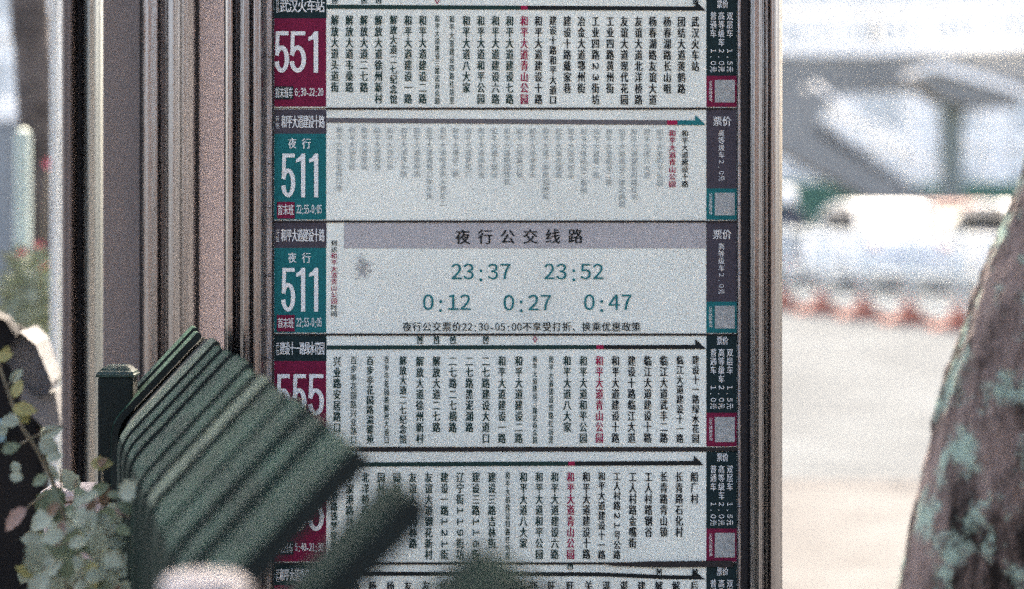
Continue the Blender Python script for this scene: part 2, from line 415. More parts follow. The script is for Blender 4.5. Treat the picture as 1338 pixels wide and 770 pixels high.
vtext('arrival_lettering', '到达', 437, 313.5, 0, 8, M_ink, st, o2, pitch=8.4, strike=.25); vtext('arrival_stop_lettering', '和平大道青山公园', 437, 330.3, 0, 8, M_inkr, st, o2, pitch=8.4, strike=.2); vtext('arrival_lettering', '时间', 437, 397.5, 0, 8, M_ink, st, o2, pitch=8.4, strike=.25)
fares_night(st, 306.5, o2)
M_stain = mat('stain', (.43, .45, .45), .8, var=.3, scale=90, spec=.1)
sm = MB()
for i in range(150):
    u = random.gauss(0, 1); v = random.gauss(0, 1); a = 474 + 4.2 * u + 2.2 * v; b = 350 - 3.2 * u + 5.5 * v; r = random.uniform(.35, 1.5)
    sm.add([(SX(a + r * math.cos(k) * random.uniform(.5, 1.4)), D - OFF - .0007 - i * .000006, SZ(b + r * math.sin(k) * random.uniform(.5, 1.4))) for k in [j * 6.283 / 7 for j in range(7)]], [tuple(range(7))])
sm.build('stain', M_stain, st)
# strip 4: route 555
st, o2, o3 = strip(437, 585, M_dark, M_crim, '建设十一路绿水花园', '555', '首末班车', '6:00-21:30', farem=M_dark, codem=M_crim, hx0=366.5, hy=471.5, codey=539)
stops(st, list(zip((441,462.5,484,505.5,527,549,570.5,592,613.5,635,656,678,699,720,741,762,783,804,825,846,867,888,908.5),
  '兴业路安居路口 百步亭花园路兴业路口 百步亭花园路温馨苑 百步亭花园路解放大道口 解放大道二七纪念馆 解放大道徐州新村 解放大道二七路 二七路二七横路 二七路黑泥湖路 二七路建设大道口 和平大道建设一路 和平大道建设二路 和平大道建设三路武商众圆 和平大道建设四路红坊里 和平大道八大家 和平大道和平公园 和平大道青山公园 和平大道建设十路 建设十路临江大道 临江大道建设十路 临江大道武丰二路 临江大道建设十一路 建设十一路绿水花园'.split())), 465, 580, o2, 16, 16, slope=-1.0)
rule(453.8, 453, [(427.5, 779, M_inkg, 0), (779, 788.5, M_inkr, 0), (788.5, 908, M_ink, 1)], 922, st, o2)
for x in (549, 570.5, 592, 635): metro(x, 444, st, o2, 10)
diamond(699, 443, st, o2)
fares(st, 440, o2)
# strip 5
st, o2, o3 = strip(588.5, 735.5, M_dark, M_crim, '工人村路船厂村', '555', '首末班车', '5:40-21:30', farem=M_dark, codem=M_crim, hy=622, codey=690)
stops(st, list(zip((437,457.5,478,498.5,519,540,560.5,581,601.5,622,643,663.5,684,704.5,725,745.5,766,786,806,826.5,847,867,887,907),
  '罗家港路铁梦家港站 罗家港路井家墩 北洋桥西路罗家路 园林路北洋桥路 园林路北洋桥 友谊大道园林路 友谊大道钢花新村 建设一路121街 辽宁街119街坊 建设三路116街 建设三路吉林街 和平大道建设四路红坊里 和平大道八大家 和平大道和平公园 和平大道建设六路 和平大道青山公园 和平大道建设十路 和平大道建设十一路 工人村路21号公路 工人村路金嘴街 工人村路钢谷 长青路青山镇 长青路石化村 船厂村'.split())), 616.5, 731.5, o2, 15, 15, slope=-1.2)
rule(606.5, 604.3, [(427.5, 742.5, M_inkg, 0), (742.5, 751, M_inkr, 0), (751, 906, M_ink, 1)], 919, st, o2, th=5.5)
fares(st, 592, o2)
metro(745, 738.5, st, o2, 9)
# strip 6: buckled strip running out of the picture
st, o2, o3 = strip(735.5, 884, M_dark, M_crim, '和平大道都市花园站', '555', '首末班车', '6:00-22:00', farem=M_dark, codem=M_crim, hx0=366, hy=764)
wv = lambda x: 4.2 / (1 + math.exp(-(x - 830) / 18.)) - 2.4
rule(751, 752, [(427.5, 905, M_ink, 1)], 921, st, o2, th=5, wave=wv)
stops(st, list(zip((441,464,487,510.5,533.5,557,580,604,627,651,674,697,720.5,745,769,792,815,838,860.5,883,907),
  '长青路石化村 杨园街徐家棚 杨春湖路工业路 杨春湖路车站 友谊大道园林路 友谊大道徐东路 建设二路口 和平大道建设路 和平大道口 旺府花园路 旺角路 旺府花园 旺角路口 旺府花园路 关山大道 湛江路口 谌家矶大道 建设大道 解放大道二七路 解放大道黄浦路 后湖大道'.split())), 758, 872, o2, -1, 0)
for x in (861, 907.5): metro(x, 747, st, o3, 9, M_ink)
metro(441, 743, st, o2, 9)
fares(st, 741, o2)

# dark joints between strips, tape, edge channels, rivets
for i, (a, b, y, th) in enumerate(((427, 962, 142.3, 1.8), (358, 962, 289.5, 2.0), (358, 962, 437, 1.6), (470, 965, 586.8, 3.6), (358, 962, 735.6, 1.6))):
    MB().box((SX(a), D - OFF - .0026, SZ(y + th / 2)), (SX(b), D - .002, SZ(y - th / 2))).build('joint_strip', M_gasket, sign)
tp = [(790, 735.5), (845, 732.5), (955, 731.5), (958, 739.5), (850, 740), (800, 738)]
MB().prism_y([(SX(a), SZ(b)) for a, b in tp], D - OFF - .004, D - OFF - .0028).build('loose_tape', M_gasket, sign)
MB().rbox((SX(348), D - .013, SZ(1400)), (SX(357.6), D + .001, SZ(-400)), .002).build('edge_channel', M_steel2, sign)
MB().rbox((SX(963), D - .013, SZ(1400)), (SX(967.5), D + .001, SZ(-400)), .002).build('edge_channel', M_steel2, sign)
MB().box((SX(356.8), D - .0145, SZ(1390)), (SX(358.4), D - .001, SZ(-390))).build('gasket', M_gasket, sign)
MB().box((SX(967.4), D - .012, SZ(1390)), (SX(976), D - .001, SZ(-390))).build('gasket', M_gasket, sign)
for px in (353, 965.3):
    for py in (68, 213, 268, 362, 470, 512, 660):
        MB().lathe((0, 0, 0), [(.0001, .004), (.0022, .0035), (.0030, .0015), (.0032, 0)], 10)
        mb = MB(); c = Vector((SX(px), D - .0125, SZ(py + random.uniform(-6, 6))))
        mb.ring_loft([[c + Vector((r * math.cos(a), -h, r * math.sin(a))) for a in [k * .628 for k in range(10)]] for r, h in ((.0030, 0), (.0028, .0018), (.0016, .0028))])
        mb.build('rivet', M_steel2, sign, True)

def extrusion(prof, Z, ytop=-420, ybot=None, back=.05):
    """prof: list of (px, depth) along the visible front; straight down to the ground"""
    pts = []
    for (a, da), (b, db) in zip(prof, prof[1:]):
        n = 4
        for k in range(n):
            t = k / n; s_ = t * t * (3 - 2 * t)
            pts.append((gx(a + (b - a) * t, Z), Z - (da + (db - da) * s_)))
    pts.append((gx(prof[-1][0], Z), Z - prof[-1][1]))
    pts += [(gx(prof[-1][0], Z), Z + back), (gx(prof[0][0], Z), Z + back)]
    return MB().prism(pts, 0.0, zz(ytop, Z))
extrusion([(295,.0),(296.5,.018),(300,.024),(306,.026),(309,.018),(311,.026),(314,.02),(317,.03),(322,.037),(328,.037),(332,.026),(334,.032),(343,.03),(350,.012),(351.5,-.002)], D).build('post', M_steel, sign, 'auto')
MB().box((SX(293.4), D - .004, 0), (SX(295.2), D + .05, SZ(-415))).build('gasket', M_gasket, sign)
extrusion([(974.5,-.002),(976,.012),(979,.026),(984,.032),(989,.034),(993,.030),(994.5,.018),(996.5,.018),(998,.028),(1000.5,.03),(1002.5,.024),(1005,.029),(1010,.027),(1016,.02),(1021,.008),(1022.5,-.004)], D).build('post', M_steel, sign, 'auto')

# ---------------------------------------------------------------- steel shelter frame to the left of the sign
Zs = 4.35
sh = empty('shelter_frame', (gx(200, Zs), Zs, 0), 'steel shelter frame with rose and brown infill panels beside the route board', 'shelter frame')
extrusion([(184.5,-.002),(187,.01),(191,.022),(198,.026),(208,.024),(211,.016),(213,.022),(216,.018),(219,.025),(225,.036),(231,.041),(237,.036),(241,.022),(247,.02),(254,.016),(257.5,0)], Zs).build('post', M_steel, sh, 'auto')
def panel(px0, px1, Z, m, name, th=.02):
    MB().rbox((gx(px0, Z), Z, .08), (gx(px1, Z), Z + th, zz(-420, Z)), .003).build(name, m, sh)
panel(258.8, 300, Zs + .005, M_rose, 'infill_panel')
MB().box((gx(256.9, Zs), Zs - .001, 0), (gx(259.6, Zs), Zs + .03, zz(-415, Zs))).build('gasket', M_gasket, sh)
panel(134, 184.5, Zs + .02, M_brown, 'infill_panel')
MB().box((gx(182.4, Zs), Zs + .001, 0), (gx(186.5, Zs), Zs + .045, zz(-415, Zs))).build('gasket', M_gasket, sh)
Zt = 4.75
extrusion([(80,-.002),(82,.012),(86,.02),(91,.02),(93,.03),(96,.03),(97.5,.012),(98.5,-.03)], Zt).build('post', mat('brown_paint', (.12, .10, .098), .4, var=.1, scale=6), sh, 'auto')
MB().box((gx(97.8, Zt), Zt + .02, 0), (gx(108, Zt), Zt + .045, zz(-415, Zt))).build('gasket', M_gasket, sh)
extrusion([(107,-.01),(109,.01),(113,.022),(120,.03),(127,.026),(132,.012),(135.5,-.004)], Zt).build('post', mat('polished_steel', (.22, .235, .235), .3, 1.0, var=.15, scale=6, stretch=(4, 4, .15), bump=.25, bscale=6), sh, 'auto')
MB().box((gx(80, Zt), Zs - .02, zz(-420, Zs)), (gx(300, Zs), Zt + .05, zz(-460, Zs))).build('top_rail', M_steel, sh)

# ---------------------------------------------------------------- green slatted barrier in the foreground
Z1 = 3.92; VX = 16.0
DIR = Vector(((VX - CX) / F, 1, 0))
Q1 = at(260, 430, Z1); P1 = at(145, 552, Z1)
fen = empty('slatted_fence', (P1.x, Z1, 0), 'dark green slatted fence of slanting bent slats between capped posts', 'fence')
def Zq(px): return Z1 * (260 - VX) / (px - VX)
slope = (Q1 - P1); L = math.hypot(slope.x, slope.z); ux, uz = slope.x / L, slope.z / L
def slat_profile(t, drop, lift=0., inset=0., k0=2, part='slope'):
    """outer line: up the vertical leg, round the bend, up the slope, round the tip; then back along the inner side"""
    pc = []
    z0 = P1.z - drop
    r = .06; a0 = math.atan2(uz, ux)                      # slope angle ~ 46 deg
    tl = r * math.tan((math.pi / 2 - a0) / 2)
    cx, cz = P1.x + r, P1.z - tl
    if part == 'leg':
        o_ = [(P1.x, z0)] + [(cx + r * math.cos(math.pi - (math.pi / 2 - a0) * k / 6), cz + r * math.sin(math.pi - (math.pi / 2 - a0) * k / 6)) for k in range(k0 + 1)]
        i_ = [(cx + (r - t) * math.cos(math.pi - (math.pi / 2 - a0) * k / 6), cz + (r - t) * math.sin(math.pi - (math.pi / 2 - a0) * k / 6)) for k in range(k0, -1, -1)] + [(P1.x + t, z0)]
        return o_ + i_
    outer = []
    for k in range(k0, 7):
        th = math.pi - (math.pi / 2 - a0) * k / 6
        outer.append((cx + r * math.cos(th), cz + r * math.sin(th)))
    ex, ez = Q1.x - ux * inset, Q1.z - uz * inset
    outer.append((ex - ux * t * .5, ez - uz * t * .5))
    nx, nz = uz, -ux                                        # towards lower right
    h = t / 2; c = (ex - ux * h + nx * h, ez - uz * h + nz * h)
    for k in range(1, 6):
        a = math.atan2(-nz, -nx) - math.pi * k / 6
        outer.append((c[0] + h * math.cos(a), c[1] + h * math.sin(a)))
    inner = [(ex - ux * h + nx * t, ez - uz * h + nz * t)]
    for k in range(6, k0 - 1, -1):
        th = math.pi - (math.pi / 2 - a0) * k / 6
        inner.append((cx + (r - t) * math.cos(th), cz + (r - t) * math.sin(th)))
    if part == 'full': inner.append((P1.x + t, z0))
    return outer + inner
def slat(xa, xb, m, t=.014, drop=.62, inset=0., name='slat'):
    za, zb = Zq(xa), Zq(xb); out = None
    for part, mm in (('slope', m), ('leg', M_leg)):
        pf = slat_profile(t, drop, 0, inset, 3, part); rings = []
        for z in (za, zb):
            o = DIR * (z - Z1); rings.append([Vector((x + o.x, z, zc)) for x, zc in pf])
        out = MB().ring_loft(rings).build('slat' if part == 'slope' else 'leg', mm, fen if out is None else out, 'auto', ends=M_greend)  # end faces coloured near black to stand for shaded gaps
M_leg = mat('leg_shade_green', (.004, .017, .013), .85, var=.3, scale=30, spec=.05)  # unlit tone of the legs put into the colour; near slats share it
for xa, xb, m, t, ins in ((251.5, 254.8, M_greenb, .010, 0), (257.8, 261.2, M_greenb, .010, .004), (275, 281.3, M_greenc, .012, -.002), (285, 291, M_greenb, .012, .002), (295, 301.5, M_greenb, .012, 0),
    (306.5, 322, M_greenb, .012, -.003), (326.5, 336, M_greenb, .012, .003), (341, 351, M_greenc, .012, 0), (357, 377, M_greenb, .013, .002), (381, 400, M_greenb, .013, -.002),
    (409, 425, M_greenb, .014, 0), (435, 466, M_greenb, .015, .002)):
    slat(xa, xb, m, t, .62, ins)
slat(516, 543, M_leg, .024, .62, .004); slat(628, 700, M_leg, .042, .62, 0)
# dark sheet added as shade behind the gaps and the rails that carry the slats
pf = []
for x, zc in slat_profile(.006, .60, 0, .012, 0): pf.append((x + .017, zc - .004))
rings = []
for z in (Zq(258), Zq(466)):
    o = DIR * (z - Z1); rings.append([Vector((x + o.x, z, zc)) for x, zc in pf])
MB().ring_loft(rings).build('gap_shade', M_greend, fen)
for zc in (.50, .60):
    o1 = DIR * (Zq(250) - Z1); o2_ = DIR * (Zq(720) - Z1)
    MB().ring_loft([[Vector((P1.x + o1.x + a, Zq(250), zc + b)) for a, b in ((.012,0),(.05,0),(.05,.04),(.012,.04))], [Vector((P1.x + o2_.x + a, Zq(720), zc + b)) for a, b in ((.012,0),(.05,0),(.05,.04),(.012,.04))]]).build('rail', M_green, fen)
def capped_post(pxc, pyt, Z, wpx, mcap, mpost):
    c = at(pxc, pyt, Z); h = wpx * Z / F / 2
    p = MB().rbox((c.x - h * .95, Z - h * .95, 0), (c.x + h * .95, Z + h * .95, c.z - h * .62), .003).build('post', mpost, fen)
    b = MB()
    sq = lambda r, z: [(c.x - r, Z - r, z), (c.x + r, Z - r, z), (c.x + r, Z + r, z), (c.x - r, Z + r, z)]
    b.ring_loft([sq(h*1.03, c.z - h*.62), sq(h*1.05, c.z - h*.50), sq(h*.98, c.z - h*.44), sq(h*.96, c.z - h*.34), sq(h*.86, c.z - h*.28), sq(h*.76, c.z - h*.16), sq(h*.62, c.z - h*.05), sq(h*.5, c.z)])
    b.build('cap', mcap, p)
capped_post(154, 476.5, 3.955, 48, M_green, M_greend)
capped_post(450, 1100, 1.2, 120, M_green, M_greend)
# nearest post of the run has a round pale cap
zc_ = 1.95; c = at(268, 748, zc_); rr = 58 * zc_ / F
p = MB().lathe((c.x, zc_, 0), [(rr * .8, 0), (rr * .8, c.z - rr * .5)], 24).build('post', M_green, fen, 'auto')
MB().lathe((c.x, zc_, c.z), [(rr * .82, -rr * .55), (rr * .98, -rr * .5), (rr, -rr * .36), (rr * .94, -rr * .16), (rr * .75, -rr * .04), (rr * .4, 0), (.001, .001)], 28).build('cap', M_cap_highlight, p, 'auto')

# ---------------------------------------------------------------- leaves and shrubs at lower left
def leaf_mesh(name, m, w_=.5, seed=0, serr=True):
    rnd = random.Random(seed); n = 7; vs = []; fs = []
    for i in range(n + 1):
        t = i / n; hw = w_ * .5 * (math.sin(math.pi * min(1, t ** .8)) ** .8) if 0 < i < n else .004
        if serr: hw *= 1 + .10 * ((i % 2) * 2 - 1)
        dz = -.22 * (t - .35) ** 2
        vs += [(-hw, t, dz + hw * .28), (0, t, dz), (hw, t, dz + hw * .28)]
    for i in range(n):
        a = i * 3; fs += [(a, a+1, a+4, a+3), (a+1, a+2, a+5, a+4)]
    k = len(vs)
    vs += [(x, y, z - .012) for x, y, z in vs]; fs += [tuple(j + k for j in f[::-1]) for f in fs]
    me = bpy.data.meshes.new(name); me.from_pydata(vs, [], fs); me.materials.append(m); me.polygons.foreach_set('use_smooth', [True] * len(me.polygons)); return me
LM = [leaf_mesh('leaf', m, w_, i) for i, (m, w_) in enumerate(((M_leaf, .62), (M_leafp, .75), (M_leafy, .6), (M_leafb, .6), (M_leafr, .5), (M_leafp, .55)))]
def add_leaf(root, base, direction, normal, size, kind):
    o = bpy.data.objects.new('leaf', LM[kind]); COL.objects.link(o); o.parent = root
    y = direction.normalized(); x = y.cross(normal).normalized(); z = x.cross(y)
    mtx = Matrix((x, y, z)).transposed().to_4x4() @ Matrix.Scale(size, 4)
    mtx.translation = base - ORG[root]; o.matrix_basis = mtx
    return o
def px_leaf(root, x, y, Z, ang, length, kind, face=None, dz=0):
    """leaf whose base is at pixel x, y; ang is its direction in the picture plane (0 right, 90 up)"""
    d = Vector((math.cos(R(ang)), random.uniform(-.35, .35), math.sin(R(ang))))
    nrm = face or Vector((random.uniform(-.4, .4), -1, random.uniform(.1, .8)))
    return add_leaf(root, at(x, y, Z + dz), d, nrm, length * Z / F, kind)
Zv = 3.35
spray = empty('rose_spray', (gx(30, Zv), Zv, 0), 'thin rose cane with a few pale oval leaves arching before the black scooter', 'shrub')
def cane(root, pts, Z, r0, r1):
    P = [at(a, b, Z + (c if c else 0)) for a, b, c in pts]; Q = []
    for i in range(len(P) - 1):
        p0, p1, p2, p3 = P[max(0, i-1)], P[i], P[i+1], P[min(len(P)-1, i+2)]
        for k in range(5):
            t = k / 5.; Q.append(.5 * ((2*p1) + (p2-p0)*t + (2*p0-5*p1+4*p2-p3)*t*t + (3*p1-p0-3*p2+p3)*t**3))
    Q.append(P[-1]); MB().tube(Q, [r0 + (r1 - r0) * i / (len(Q)-1) for i in range(len(Q))], 7).build('cane', M_stem, root, True)
cane(spray, [(110, 1650, 0), (108, 1000, 0), (96, 740, 0), (72, 640, 0), (50, 590, 0), (28, 556, 0), (10, 510, 0), (-8, 455, 0)], Zv, .0045, .0018)
cane(spray, [(28, 580, 0), (55, 566, 0), (84, 556, 0)], Zv, .0016, .0009)
cane(spray, [(72, 640, 0), (46, 655, 0), (30, 670, 0), (12, 694, 0)], Zv, .0016, .0009)
cane(spray, [(8, 505, 0), (14, 500, 0), (20, 490, 0)], Zv, .0014, .0008)
for x, y, a, l, k in ((16, 534, -5, 33, 2), (26, 548, 190, 26, 1), (18, 520, 70, 26, 2), (52, 572, 25, 34, 5), (52, 576, -35, 30, 1), (10, 560, 200, 20, 1), (22, 530, -60, 30, 2), (2, 470, 60, 22, 2),
    (-6, 470, 20, 24, 2), (14, 500, 50, 24, 5), (60, 610, -40, 26, 5), (62, 622, 210, 24, 0), (70, 640, 235, 40, 0), (70, 636, -70, 34, 0), (34, 664, 225, 44, 4), (30, 625, 170, 20, 1), (24, 618, 120, 18, 1), (74, 640, -110, 44, 0), (2, 590, 20, 26, 0), (60, 600, 15, 24, 5)):
    px_leaf(spray, x, y, Zv, a, l, k, dz=random.uniform(-.04, .04))
Zb = 3.4
bush = empty('rose_bush', (gx(110, Zb), Zb, 0), 'low bushy rose with pale green and brown leaves against the green fence', 'shrub')
for i in range(9):
    x = random.uniform(70, 150); t_ = random.uniform(610, 720)
    cane(bush, [(110 + (x - 110) * .3, 1900, 0), (110 + (x - 110) * .6, 1000, random.uniform(-.1, .1)), (x, t_, random.uniform(-.1, .1))], Zb, .004, .0012)
for i in range(170):
    y = 770 - 150 * random.random() ** 1.5 + random.uniform(0, 60); lo = 40 if y > 700 else 100 if y < 650 else 62; x = random.uniform(lo, 158)
    k = random.choices((0, 1, 2, 3, 5, 4), (3, 7, 1.6, 2.2, 6, .2))[0]
    px_leaf(bush, x, y, Zb, random.uniform(0, 360), random.uniform(16, 38), k, dz=random.uniform(-.3, .3))
for x, y, a, l, k in ((118, 606, 0, 30, 2), (126, 610, 40, 18, 3), (120, 645, 30, 28, 0), (135, 660, 80, 30, 3), (60, 760, 40, 44, 1), (85, 765, 60, 44, 1), (110, 762, 110, 46, 1)):
    px_leaf(bush, x, y, Zb, a, l, k)
# crumpled blue wrapper caught in the bush
wr = bmesh.new(); bmesh.ops.create_icosphere(wr, subdivisions=2, radius=1)
c = at(80, 698, Zb + .12); rnd = random.Random(4)
for v in wr.verts: v.co = Vector((v.co.x * .018, v.co.y * .012, v.co.z * .015)) * rnd.uniform(.6, 1.25) + c
wr.verts.index_update(); b = MB(); b.add([v.co.copy() for v in wr.verts], [[v.index for v in f.verts] for f in wr.faces]); wr.free()
tag(b.build('litter', mat('blue_wrapper', (.02, .11, .25), .35, var=.3, scale=40)), 'crumpled blue wrapper caught among the rose leaves', 'litter')
# low planter wall behind the bush
planter = empty('planter_wall', (gx(0, 4.1), 4.09, 0), 'low pale pink stone planter wall in front of the scooter', 'wall')
Zp = 3.9
MB().rbox((gx(56, Zp), Zp, 0), (gx(136, Zp), Zp + .10, zz(655, Zp)), .01).build('pier', M_rose, planter)
MB().rbox((gx(52, Zp), Zp - .012, zz(655, Zp)), (gx(138, Zp), Zp + .112, zz(640, Zp)), .008).build('coping', M_rose, planter)

# ---------------------------------------------------------------- scooters
def make_scooter(root, o, mit=True, body=M_blackp):
    """scooter standing on o, seen from behind, front towards +Y, 1.75 m long, 1.1 m to the handlebar"""
    B = lambda: MB()
    X, Y, Z = o
    T = lambda x, y, z: Vector((X + x, Y + y, Z + z))
    for wy in (-.62, .62):
        wb = MB(); prof = [(.17, -.045), (.215, -.05), (.235, -.03), (.238, 0), (.235, .03), (.215, .05), (.17, .045)]
        wb.ring_loft([[T(h, wy + r * math.cos(a), .238 + r * math.sin(a)) for a in [k * 2 * math.pi / 20 for k in range(20)]] for r, h in prof])
        wl = wb.build('wheel', M_rubber, root, 'auto')
        MB().ring_loft([[T(h, wy + r * math.cos(a), .238 + r * math.sin(a)) for a in [k * 2 * math.pi / 16 for k in range(16)]] for r, h in ((.03, -.055), (.17, -.04), (.17, .04), (.03, .055))]).build('rim', M_galv, wl, 'auto')
    def loft(name, secs, m, p=root):
        rings = []
        for y, z0, z1, hw in secs:
            r_ = []
            for k in range(12):
                a = 2 * math.pi * k / 12; cx_, sx_ = math.cos(a), math.sin(a)
                r_.append(T(hw * math.copysign(abs(cx_) ** .6, cx_), y, (z0 + z1) / 2 + (z1 - z0) / 2 * math.copysign(abs(sx_) ** .6, sx_)))
            rings.append(r_)
        return MB().ring_loft(rings).build(name, m, p, True)
    tail = loft('body', [(-.86, .56, .70, .05), (-.8, .45, .74, .13), (-.55, .34, .74, .18), (-.2, .30, .70, .18), (-.08, .28, .5, .16)], body)
    loft('seat', [(-.70, .72, .80, .10), (-.6, .72, .83, .15), (-.3, .70, .81, .15), (-.1, .69, .77, .12), (-.04, .70, .74, .06)], M_blackp)
    loft('floorboard', [(-.12, .26, .34, .15), (.1, .26, .32, .17), (.34, .27, .34, .15)], M_greyfab)
    loft('leg_shield', [(.30, .28, .6, .15), (.36, .32, .86, .20), (.42, .40, .98, .18), (.48, .5, .94, .10)], body)
    loft('front_mudguard', [(.40, .40, .47, .06), (.62, .44, .53, .075), (.84, .34, .44, .06)], body)
    MB().tube([T(0, .62, .24), T(0, .5, .5), T(0, .38, 1.0), T(0, .36, 1.03)], [.028, .028, .022, .02], 8).build('steering_column', M_galv, root, True)
    hb = MB().tube([T(-.36, .26, 1.02), T(-.2, .32, 1.05), T(0, .37, 1.03), T(.2, .32, 1.05), T(.36, .26, 1.02)], .013, 8).build('handlebar', M_galv, root, True)
    loft('head_fairing', [(.30, .96, 1.04, .12), (.38, .92, 1.10, .15), (.46, .94, 1.06, .10)], body)
    loft('tail_light', [(-.90, .60, .66, .05), (-.855, .585, .675, .07)], mat('tail_red', (.35, .02, .03), .25))
    MB().rbox(T(-.09, -.92, .40), T(.09, -.905, .52), .003).build('number_plate', M_wpaint, root)
    MB().tube([T(.16, -.3, .30), T(.30, -.28, .02)], .012, 6).build('stand', M_galv, root)
    for s in (-1, 1):
        MB().tube([T(s * .20, .32, 1.05), T(s * .18, .30, 1.16)], .006, 6).build('mirror_stem', M_galv, root)
        MB().ring_loft([[T(s * .18 + r * 1.2 * math.cos(a), .30 + d, 1.18 + r * math.sin(a)) for a in [k * .5236 for k in range(12)]] for r, d in ((.03, .02), (.052, .008), (.05, -.004))]).build('mirror', M_blackp, root, True)
    return T, loft
Zsc = 5.1; sx = gx(-150, Zsc)
sco = empty('motor_scooter', (sx, Zsc, 0), 'black motor scooter with grey quilted handlebar mitts parked behind the rose cane', 'scooter')
T, loft = make_scooter(sco, (sx, Zsc, 0))
for s in (-1, 1):
    # quilted mitts: an angular grey flap over the grip with a lower cuff
    mb = MB()
    A = [(.16, 1.04), (.19, 1.09), (.215, 1.065), (.255, .985), (.245, .955), (.205, .955), (.175, .985)]
    px_poly = [(12, 462), (34, 432), (54, 448), (76, 500), (70, 512), (52, 515), (30, 492)]
    poly = [(gx(a, Zsc) - sx, zz(b, Zsc)) for a, b in px_poly]
    mb.ring_loft([[T(s * (x * .96 + .01), -.03, z) for x, z in poly], [T(s * x, -.06, z) for x, z in poly], [T(s * (x * .9 + .02), .02 , z) for x, z in poly], [T(s * (x * .8 + .04), .20, z) for x, z in poly]])
    mt = mb.build('mitt', M_greyfab, sco)
    poly2 = [(gx(a, Zsc) - sx, zz(b, Zsc)) for a, b in [(34, 500), (56, 514), (76, 510), (84, 556), (70, 566), (44, 540), (30, 522)]]
    MB().ring_loft([[T(s * x, -.035, z) for x, z in poly2], [T(s * x, .12, z) for x, z in poly2]]).build('mitt_cuff', mat('grey_quilt_dark', (.12, .12, .125), .8, var=.2, scale=20), mt)
# black rain apron hanging over the leg shield between the mitts
ap = [(-.37, .20), (.37, .20), (.36, .85), (.26, 1.02), (.14, 1.06), (-.14, 1.06), (-.26, 1.02), (-.36, .85)]
ap = [(gx(56, Zsc) - sx, .10), (gx(60, Zsc) - sx, .62), (gx(62, Zsc) - sx, .94), (gx(45, Zsc) - sx, 1.10), (gx(26, Zsc) - sx, 1.215), (gx(10, Zsc) - sx, 1.25), (gx(-8, Zsc) - sx, 1.262)]
ap = ap + [(-x, z) for x, z in ap[::-1]]
MB().ring_loft([[T(x, .02 , z) for x, z in ap], [T(x * .98, .00, z) for x, z in ap], [T(x * .9, .16, z) for x, z in ap]]).build('rain_apron', M_blackp, sco)
MB().rbox(T(-.30, -.12, .60), T(gx(44, Zsc) - sx, -.06, .695), .02).build('luggage_rack', M_greyfab, sco)
MB().rbox(T(gx(74, Zsc) - sx, .05, .70), T(gx(84, Zsc) - sx, .10, .98), .01).build('side_reflector', mat('navy_plastic', (.012, .018, .035), .4), sco)
MB().rbox(T(gx(78, Zsc) - sx, .02, .96), T(gx(92, Zsc) - sx, .06, 1.01), .01).build('red_reflector', mat('tail_red', (.35, .02, .03), .25), sco)
MB().rbox(T(gx(-10, Zsc) - sx, -.03, 1.01), T(gx(9, Zsc) - sx, -.01, 1.055), .004).build('blue_sticker', mat('pale_blue', (.18, .32, .38), .5, var=.4, scale=60), sco)

# ---------------------------------------------------------------- trees
from mathutils import noise as mnoise
def spline(P, n=8):
    P = [Vector(p) for p in P]; Q = []
    for i in range(len(P) - 1):
        p0, p1, p2, p3 = P[max(0, i-1)], P[i], P[i+1], P[min(len(P)-1, i+2)]
        for k in range(n):
            t = k / n; Q.append(.5 * ((2*p1) + (p2-p0)*t + (2*p0-5*p1+4*p2-p3)*t*t + (3*p1-p0-3*p2+p3)*t**3))
    Q.append(P[-1]); return Q
def bark_trunk(P, rad, name, m, parent, n=40, amp=.02, seed=0, sub=10):
    pts = spline(P, sub); rr = []
    for i in range(len(pts)):
        t = i / (len(pts)-1) * (len(rad)-1); k = min(int(t), len(rad)-2); rr.append(rad[k] + (rad[k+1]-rad[k]) * (t-k))
    b = MB(); b.tube(pts, rr, n)
    out = []
    for i, v in enumerate(b.v):
        c = pts[min(i // n, len(pts)-1)]; d = (v - c)
        if d.length > 1e-6:
            q = Vector((v.x * 9, v.y * 9, v.z * 3.2 + seed)); q2 = Vector((v.x * 26, v.y * 26, v.z * 10 + seed))
            k = mnoise.noise(q) * amp * .5 + mnoise.noise(q2) * amp * .6 + mnoise.noise(q2 * 2.3) * amp * .45 - max(0, mnoise.noise(q * .7 + Vector((5, 1, 2))) - .25) * amp * 1.6
            v = v + d.normalized() * k
        out.append(v)
    b.v = out
    return b.build(name, m, parent, True)
def lichen_bark():
    m = mat('lichen_bark', (.012, .010, .010), .95, scale=8, col2=(.20, .158, .152), thr=(.40, .56), bump=1.0, bscale=34, stretch=(1, 1, .45), spec=.2)
    n = m.node_tree; b = n.nodes['Principled BSDF']; src = b.inputs['Base Color'].links[0].from_socket
    tc = n.nodes.new('ShaderNodeTexCoord'); no = n.nodes.new('ShaderNodeTexNoise'); no.inputs['Scale'].default_value = 7.0; no.inputs['Detail'].default_value = 9; no.inputs['Roughness'].default_value = .72
    n.links.new(tc.outputs['Object'], no.inputs['Vector'])
    rp = n.nodes.new('ShaderNodeValToRGB'); rp.color_ramp.elements[0].position = .51; rp.color_ramp.elements[1].position = .60
    n.links.new(no.outputs['Fac'], rp.inputs['Fac'])
    mx = n.nodes.new('ShaderNodeMix'); mx.data_type = 'RGBA'
    n.links.new(rp.outputs['Color'], mx.inputs[0]); n.links.new(src, mx.inputs[6]); mx.inputs[7].default_value = (.24, .34, .30, 1)
    n.links.new(mx.outputs[2], b.inputs['Base Color'])
    return m
